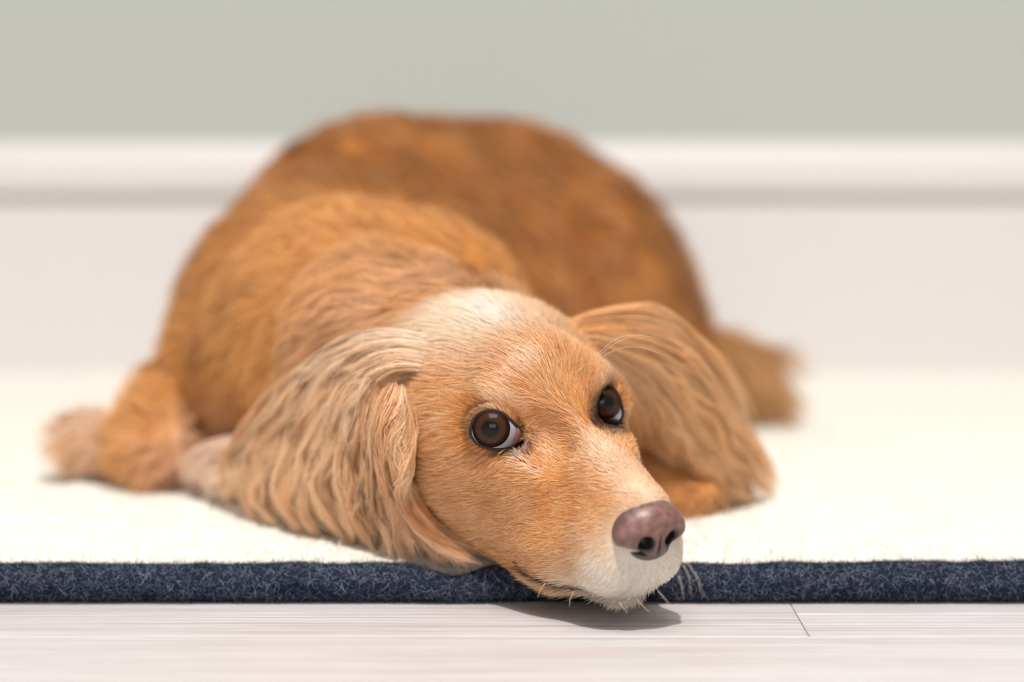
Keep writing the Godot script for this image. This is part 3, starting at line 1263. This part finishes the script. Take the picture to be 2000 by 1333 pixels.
func body_fur(s: Dictionary, m: Material) -> void:
	var h := Hair.new()
	h.room(70000, 3)
	var v: PackedVector3Array = s.v
	var nn: PackedVector3Array = s.n
	var ix: PackedInt32Array = s.i
	var tuft := at(440, 905, 1.18)
	var tail := at(1480, 740, 1.45)
	for q in range(0, ix.size(), 3):
		var a := v[ix[q]]
		var b := v[ix[q + 1]]
		var c := v[ix[q + 2]]
		var mid := (a + b + c) / 3.0
		var n0 := nn[ix[q]]
		if n0.dot((lens_at.origin - mid).normalized()) < -0.35:
			continue
		var near := smoothstep(-1.25, -1.05, mid.z)
		var want := (b - a).cross(c - a).length() * 0.5 * 1e6 * lerpf(0.23, 1.3, near) * FUR
		var count := int(want) + (1 if rng.randf() < want - int(want) else 0)
		for k in count:
			var ra := rng.randf()
			var rb := rng.randf()
			if ra + rb > 1.0:
				ra = 1.0 - ra
				rb = 1.0 - rb
			var p := a + (b - a) * ra + (c - a) * rb
			var n := (n0 + (nn[ix[q + 1]] - n0) * ra + (nn[ix[q + 2]] - n0) * rb).normalized()
			var d := Vector3(-0.75, -0.5, -0.35).lerp(Vector3(0.45, -0.75, -0.1), smoothstep(-1.27, -1.36, p.z))
			d += Vector3(broad.get_noise_3dv(p * 30.0), broad.get_noise_3dv(p * 30.0 + Vector3(40, 0, 0)), broad.get_noise_3dv(p * 30.0 + Vector3(0, 40, 0))) * 0.9
			d += Vector3(fine.get_noise_3dv(p * 160.0), fine.get_noise_3dv(p * 160.0 + Vector3(70, 0, 0)), 0.0) * 0.5
			d = (d - n * d.dot(n)).normalized() + ball_dir() * 0.15
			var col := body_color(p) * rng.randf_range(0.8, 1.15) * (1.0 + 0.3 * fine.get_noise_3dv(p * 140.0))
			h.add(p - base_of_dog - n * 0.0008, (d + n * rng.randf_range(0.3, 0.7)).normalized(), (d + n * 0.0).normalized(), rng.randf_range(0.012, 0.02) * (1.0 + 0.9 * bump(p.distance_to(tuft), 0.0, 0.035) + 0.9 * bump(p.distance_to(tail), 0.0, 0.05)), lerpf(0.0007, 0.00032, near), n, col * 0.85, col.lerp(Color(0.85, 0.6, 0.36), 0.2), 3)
	stuff("coat", h, Transform3D(), m, dog)


# rows of points (pixel, pixel, depth) from the ear's root to its fringe
const NEAR_EAR := [
	[[640, 690, 1.055], [560, 760, 1.075], [500, 835, 1.10], [455, 905, 1.13], [435, 965, 1.145]],
	[[668, 690, 1.05], [590, 765, 1.065], [538, 850, 1.085], [500, 935, 1.105], [488, 1003, 1.115]],
	[[700, 690, 1.042], [640, 765, 1.05], [590, 855, 1.065], [552, 950, 1.08], [565, 1030, 1.085]],
	[[728, 693, 1.034], [680, 770, 1.034], [640, 865, 1.048], [602, 965, 1.062], [638, 1045, 1.066]],
	[[748, 700, 1.028], [715, 772, 1.022], [690, 872, 1.032], [662, 972, 1.048], [700, 1052, 1.055]],
	[[762, 708, 1.022], [745, 782, 1.012], [728, 882, 1.02], [712, 975, 1.035], [722, 1065, 1.045]],
	[[776, 714, 1.018], [760, 792, 1.007], [752, 885, 1.012], [745, 982, 1.026], [755, 1080, 1.032]],
	[[786, 716, 1.015], [770, 802, 1.004], [768, 892, 1.008], [785, 990, 1.018], [802, 1085, 1.024]],
	[[797, 716, 1.013], [777, 812, 1.003], [784, 902, 1.005], [826, 1000, 1.012], [850, 1088, 1.018]],
	[[808, 722, 1.012], [784, 830, 1.0045], [799, 928, 1.006], [856, 1018, 1.007], [930, 1076, 1.008]],
]
const NEAR_TOP := [
	[[850, 645, 1.010], [745, 662, 1.03], [650, 690, 1.05], [585, 745, 1.068], [530, 815, 1.09]],
	[[845, 665, 1.006], [755, 688, 1.022], [668, 725, 1.045], [608, 800, 1.062], [560, 890, 1.085]],
	[[840, 690, 1.003], [765, 715, 1.012], [700, 765, 1.03], [650, 855, 1.047], [612, 955, 1.062]],
	[[825, 715, 1.000], [772, 745, 1.005], [740, 800, 1.012], [704, 890, 1.028], [680, 985, 1.045]],
]
const FEATHERS := [
	[[510, 858, 1.145], [450, 858, 1.155], [408, 876, 1.165], [374, 902, 1.175], [362, 926, 1.18]],
	[[515, 888, 1.14], [462, 882, 1.15], [420, 902, 1.16], [388, 930, 1.168], [376, 950, 1.17]],
	[[525, 915, 1.135], [482, 910, 1.145], [442, 930, 1.155], [412, 956, 1.158], [402, 972, 1.158]],
	[[540, 940, 1.13], [500, 940, 1.135], [465, 955, 1.14], [440, 975, 1.14], [430, 985, 1.14]],
]
const FAR_EAR := [
	[[1097, 628, 1.046], [1225, 604, 1.070], [1300, 640, 1.090], [1375, 695, 1.110], [1425, 752, 1.130]],
	[[1112, 636, 1.044], [1250, 632, 1.072], [1335, 690, 1.095], [1415, 790, 1.120], [1475, 880, 1.150]],
	[[1122, 648, 1.042], [1262, 665, 1.074], [1352, 735, 1.100], [1432, 845, 1.130], [1500, 940, 1.165]],
	[[1132, 662, 1.041], [1268, 705, 1.076], [1350, 790, 1.100], [1420, 890, 1.130], [1478, 972, 1.165]],
	[[1140, 678, 1.042], [1265, 745, 1.084], [1335, 840, 1.106], [1395, 925, 1.130], [1440, 984, 1.158]],
	[[1148, 696, 1.045], [1255, 785, 1.097], [1312, 880, 1.125], [1358, 945, 1.138], [1400, 988, 1.150]],
	[[1154, 716, 1.049], [1245, 815, 1.111], [1288, 900, 1.145], [1318, 945, 1.152], [1345, 968, 1.147]],
	[[1158, 736, 1.053], [1232, 835, 1.122], [1262, 905, 1.160], [1285, 940, 1.165], [1305, 958, 1.152]],
	[[1160, 756, 1.056], [1215, 850, 1.133], [1232, 910, 1.175], [1245, 940, 1.179], [1260, 958, 1.163]],
]


class Sheet:                 # a smooth surface through rows of points, u across the rows, t along them
	var g := []
	var rows := 0

	func row(pts: Array) -> void:
		g.append(pts)
		rows = g.size()

	func at(u: float, t: float) -> Vector3:
		u = clampf(u, 0.0, rows - 1.0001)
		var k := int(u)
		return along(k, t).lerp(along(k + 1, t), u - k)

	func along(k: int, t: float) -> Vector3:
		var p: Array = g[k]
		var m := p.size() - 1
		if t > 1.0:
			return p[m] + (p[m] - p[m - 1]) * ((t - 1.0) * m * 0.8)
		var s := clampf(t, 0.0, 0.99999) * m
		var i := int(s)
		return p[i].cubic_interpolate(p[mini(i + 1, m)], p[maxi(i - 1, 0)], p[mini(i + 2, m)], s - i)

	func normal(u: float, t: float, towards: Vector3) -> Vector3:
		var n := (at(u + 0.3, t) - at(u - 0.3, t)).cross(at(u, t + 0.03) - at(u, t - 0.03)).normalized()
		return n if n.dot(towards - at(u, t)) > 0.0 else -n


func build_ears(fur: Material) -> void:
	ear(NEAR_EAR, 0.62, 23000, 0.0, fur, NEAR_TOP)
	ear(FAR_EAR, 0.9, 12000, 1.0, fur, [])


func sheet_of(rows: Array) -> Sheet:
	var sh := Sheet.new()
	for r in rows:
		var pts := []
		for q in r:
			pts.append(at(q[0], q[1], q[2]) - base_of_dog)
		sh.row(pts)
	return sh


func ear(rows: Array, leather: float, count: int, far: float, fur: Material, over: Array) -> void:
	var sh := sheet_of(rows)
	var eye_at := lens_at.origin - base_of_dog
	var v := PackedVector3Array()
	var c := PackedColorArray()
	var ix := PackedInt32Array()
	var nu := (rows.size() - 1) * 4
	var nt := 24
	for side in 2:
		for j in nt + 1:
			for i in nu + 1:
				var u := lerpf(0.15, rows.size() - 1.22, float(i) / nu)
				var t := leather * j / nt
				var n := sh.normal(clampf(u, 0.31, rows.size() - 1.31), clampf(t, 0.03, 0.97), eye_at)
				v.append(sh.at(u, t) - n * (0.003 + 0.0035 * side * (1.0 - pow(float(j) / nt, 4.0)) * (1.0 - pow(absf(2.0 * i / nu - 1.0), 6.0))))
				c.append(Color(0.42, 0.19, 0.065))
	var one := (nt + 1) * (nu + 1)
	for j in nt:
		for i in nu:
			var a := j * (nu + 1) + i
			ix.append_array([a, a + 1, a + nu + 1, a + 1, a + nu + 2, a + nu + 1])
			a += one
			ix.append_array([a, a + nu + 1, a + 1, a + 1, a + nu + 1, a + nu + 2])
	var first := ix.slice(0, 6)
	var fn := (v[first[2]] - v[first[0]]).cross(v[first[1]] - v[first[0]])
	if fn.dot(eye_at - v[first[0]]) < 0.0:
		ix.reverse()
	var n := PackedVector3Array()
	n.resize(v.size())
	n.fill(Vector3.ZERO)
	for q in range(0, ix.size(), 3):
		var f := (v[ix[q + 2]] - v[ix[q]]).cross(v[ix[q + 1]] - v[ix[q]])
		for k in 3:
			n[ix[q + k]] += f
	for q in n.size():
		n[q] = n[q].normalized()
	var o := part("ear", arrays(v, n, ix, c), tinted(0.8, 0.3), dog)
	var h := Hair.new()
	h.room(count + count / 2, 9)
	locks(h, sh, int(count * FUR), far, eye_at, 5.0, 0.0, 0.55)
	if over.size() > 0:
		locks(h, sheet_of(over), int(count * 0.4 * FUR), 2.0, eye_at, 6.0, 0.001, 0.45)
		var tuft := Hair.new()
		tuft.room(1500, 9)
		locks(tuft, sheet_of(FEATHERS), int(900 * FUR), 3.0, eye_at, 5.0, 0.001, 0.4)
		stuff("feathering", tuft, Transform3D(), fur, dog)
	stuff("ear_fur", h, Transform3D(), fur, o)


func locks(h: Hair, sh: Sheet, count: int, kind: float, eye_at: Vector3, per_row: float, raise: float, deep: float) -> void:
	var last := sh.rows - 1.0
	var tone := RandomNumberGenerator.new()
	for q in count:
		var u0 := rng.randf() * last
		if rng.randf() < 0.14:
			u0 = last - rng.randf() * 0.5
		var layer := rng.randi() % 3
		var wide: float = per_row * [0.7, 1.0, 1.6][layer]
		var shift := 0.37 * layer
		var id := floorf(u0 * wide + shift)
		tone.seed = int(id) * 7919 + layer * 104729 + int(kind) * 31
		var uc: float = (id + 0.5 - shift + tone.randf_range(-0.45, 0.45)) / wide
		var sub := wide * 4.0
		var us: float = (floorf(u0 * sub) + 0.5 + 0.4 * sin(floorf(u0 * sub) * 12.9)) / sub
		var k_tone := tone.randf()
		var ends := tone.randf_range(0.72, 1.07)
		var curl := tone.randf_range(-0.55, 0.55)
		var bend := tone.randf_range(3.5, 9.0)
		var slip := tone.randf_range(-0.5, 0.5)
		var proud := tone.randf_range(0.0, 0.004)
		var t0 := pow(rng.randf(), 1.3) * deep
		var t1 := lerpf(t0 + 0.3, ends, rng.randf_range(0.3, 1.0)) + rng.randf_range(-0.03, 0.03)
		if rng.randf() < 0.3:
			t1 = ends + rng.randf_range(-0.04, 0.05)
		var lift := raise + rng.randf_range(0.0, 0.003) + layer * 0.0014 + proud
		var hold := rng.randf_range(0.2, 0.97) * (0.4 if u0 > last - 0.4 else 1.0)
		if u0 > last - 0.5:
			curl *= 0.15
		var stray := rng.randfn() * (0.4 if rng.randf() < 0.15 else 0.08)
		var pts := PackedVector3Array()
		var ups := PackedVector3Array()
		for i in 10:
			var s := i / 9.0
			var t := lerpf(t0, t1, s)
			var pull := smoothstep(0.0, 0.7, t) * hold
			var u: float = lerpf(lerpf(u0, us, pull * 0.85), uc, pull * hold * 0.7) + 0.42 * broad.get_noise_2d(u0 * 2.4 + layer * 31.0, t * 5.0) * smoothstep(0.05, 0.5, t) + (curl * 0.5 * sin(t * bend + k_tone * 6.0) + slip * t) * smoothstep(0.1, 0.9, t) + stray * s * s
			var n := sh.normal(clampf(u, 0.31, last - 0.31), clampf(t, 0.03, 0.97), eye_at)
			var across := (sh.at(u + 0.2, t) - sh.at(u - 0.2, t)).normalized()
			var body := sin(PI * clampf(s * 0.88 + 0.08, 0.0, 1.0))
			pts.append(sh.at(u, t) + n * (lift * body - (0.0075 if kind == 2.0 else 0.0025) * (1.0 - s) * (1.0 - s) + 0.002 * layer * s + 0.0012 * sin(t * bend * 1.7 + slip * 9.0) * s))
			ups.append((n + across * clampf((u - uc) * wide, -1.0, 1.0) * 0.6).normalized())
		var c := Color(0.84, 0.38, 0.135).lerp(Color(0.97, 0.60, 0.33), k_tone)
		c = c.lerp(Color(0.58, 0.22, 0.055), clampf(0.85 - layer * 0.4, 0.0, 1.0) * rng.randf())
		var tip := c.lerp(Color(1.0, 0.70, 0.43), rng.randf_range(0.1, 0.85))
		if kind == 2.0:
			c = c.lerp(Color(1.0, 0.90, 0.77), 0.92 - 0.25 * u0)
		elif kind == 3.0:
			c = Color(0.84, 0.48, 0.29).lerp(Color(0.96, 0.70, 0.52), k_tone)
			tip = c.lerp(Color(1.0, 0.84, 0.70), rng.randf())
		elif kind == 1.0:
			c = c.lerp(Color(0.74, 0.30, 0.075), 0.5)
			tip = tip.lerp(Color(0.88, 0.5, 0.2), 0.4)
		if rng.randf() < (0.08 if kind == 1.0 else 0.25):
			c = c.lerp(Color(1.0, 0.77, 0.52), 0.6)
			tip = tip.lerp(Color(1.0, 0.80, 0.56), 0.5)
		c = c * rng.randf_range(0.8, 1.12)
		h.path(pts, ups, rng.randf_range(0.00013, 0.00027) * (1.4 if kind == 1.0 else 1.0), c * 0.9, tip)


func build_whiskers() -> void:
	var m := plain(Color(0.90, 0.80, 0.70), 0.4)
	var far := 1.0
	var rows := [
		[[1170, 690, 0.996], [1205, 662, 0.992], [1245, 655, 0.988], [1290, 663, 0.984]],
		[[1172, 694, 0.995], [1200, 672, 0.990], [1235, 657, 0.985], [1262, 652, 0.98]],
		[[1178, 696, 0.994], [1215, 680, 0.99], [1252, 679, 0.986], [1292, 692, 0.98]],
		[[897, 775, 0.972], [903, 745, 0.966], [925, 728, 0.962], [955, 731, 0.96], [978, 745, 0.96]],
		[[1080, 1058, 0.945], [1060, 1060, 0.938], [1035, 1072, 0.932]],
		[[1100, 1075, 0.943], [1075, 1080, 0.936], [1050, 1092, 0.93]],
		[[1120, 1090, 0.94], [1090, 1098, 0.932], [1062, 1118, 0.926]],
		[[1335, 1105, 0.925], [1346, 1130, 0.92], [1350, 1165, 0.917]],
		[[1338, 1095, 0.925], [1360, 1125, 0.92], [1374, 1168, 0.916]],
		[[1325, 1125, 0.928], [1332, 1145, 0.925], [1335, 1172, 0.923]],
		[[1285, 1155, 0.938], [1300, 1172, 0.934], [1312, 1188, 0.931]],
		[[1245, 1172, 0.942], [1256, 1185, 0.938], [1270, 1198, 0.936]],
		[[1210, 1176, 0.945], [1216, 1187, 0.942], [1226, 1198, 0.94]],
		[[1120, 1158, 0.95], [1114, 1170, 0.948], [1112, 1186, 0.946]],
		[[1065, 1140, 0.955], [1056, 1152, 0.952], [1050, 1168, 0.95]],
	]
	for r in rows:
		var pts := []
		for q in r:
			pts.append(at(q[0], q[1], q[2]) - base_of_dog)
		part("whisker", tube(pts, 0.00011, 0.00003), m, dog)


func tube(pts: Array, ra: float, rb: float) -> ArrayMesh:
	var v := PackedVector3Array()
	var n := PackedVector3Array()
	var ix := PackedInt32Array()
	var sh := Sheet.new()
	sh.row(pts)
	var steps := 14
	var around := 5
	for i in steps + 1:
		var t := float(i) / steps
		var p := sh.along(0, t)
		var tan := (sh.along(0, t + 0.02) - sh.along(0, t - 0.02)).normalized()
		var x := tan.cross(Vector3(0.3, 0.5, 0.8)).normalized()
		var y := tan.cross(x)
		for j in around:
			var a := TAU * j / around
			var d := x * cos(a) + y * sin(a)
			v.append(p + d * lerpf(ra, rb, t))
			n.append(d)
	for i in steps:
		for j in around:
			var a := i * around + j
			var b := i * around + (j + 1) % around
			ix.append_array([a, b, a + around, b, b + around, a + around])
	var fn := (v[ix[1]] - v[ix[0]]).cross(v[ix[2]] - v[ix[0]])
	if fn.dot(n[ix[0]]) > 0.0:
		ix.reverse()
	return arrays(v, n, ix)
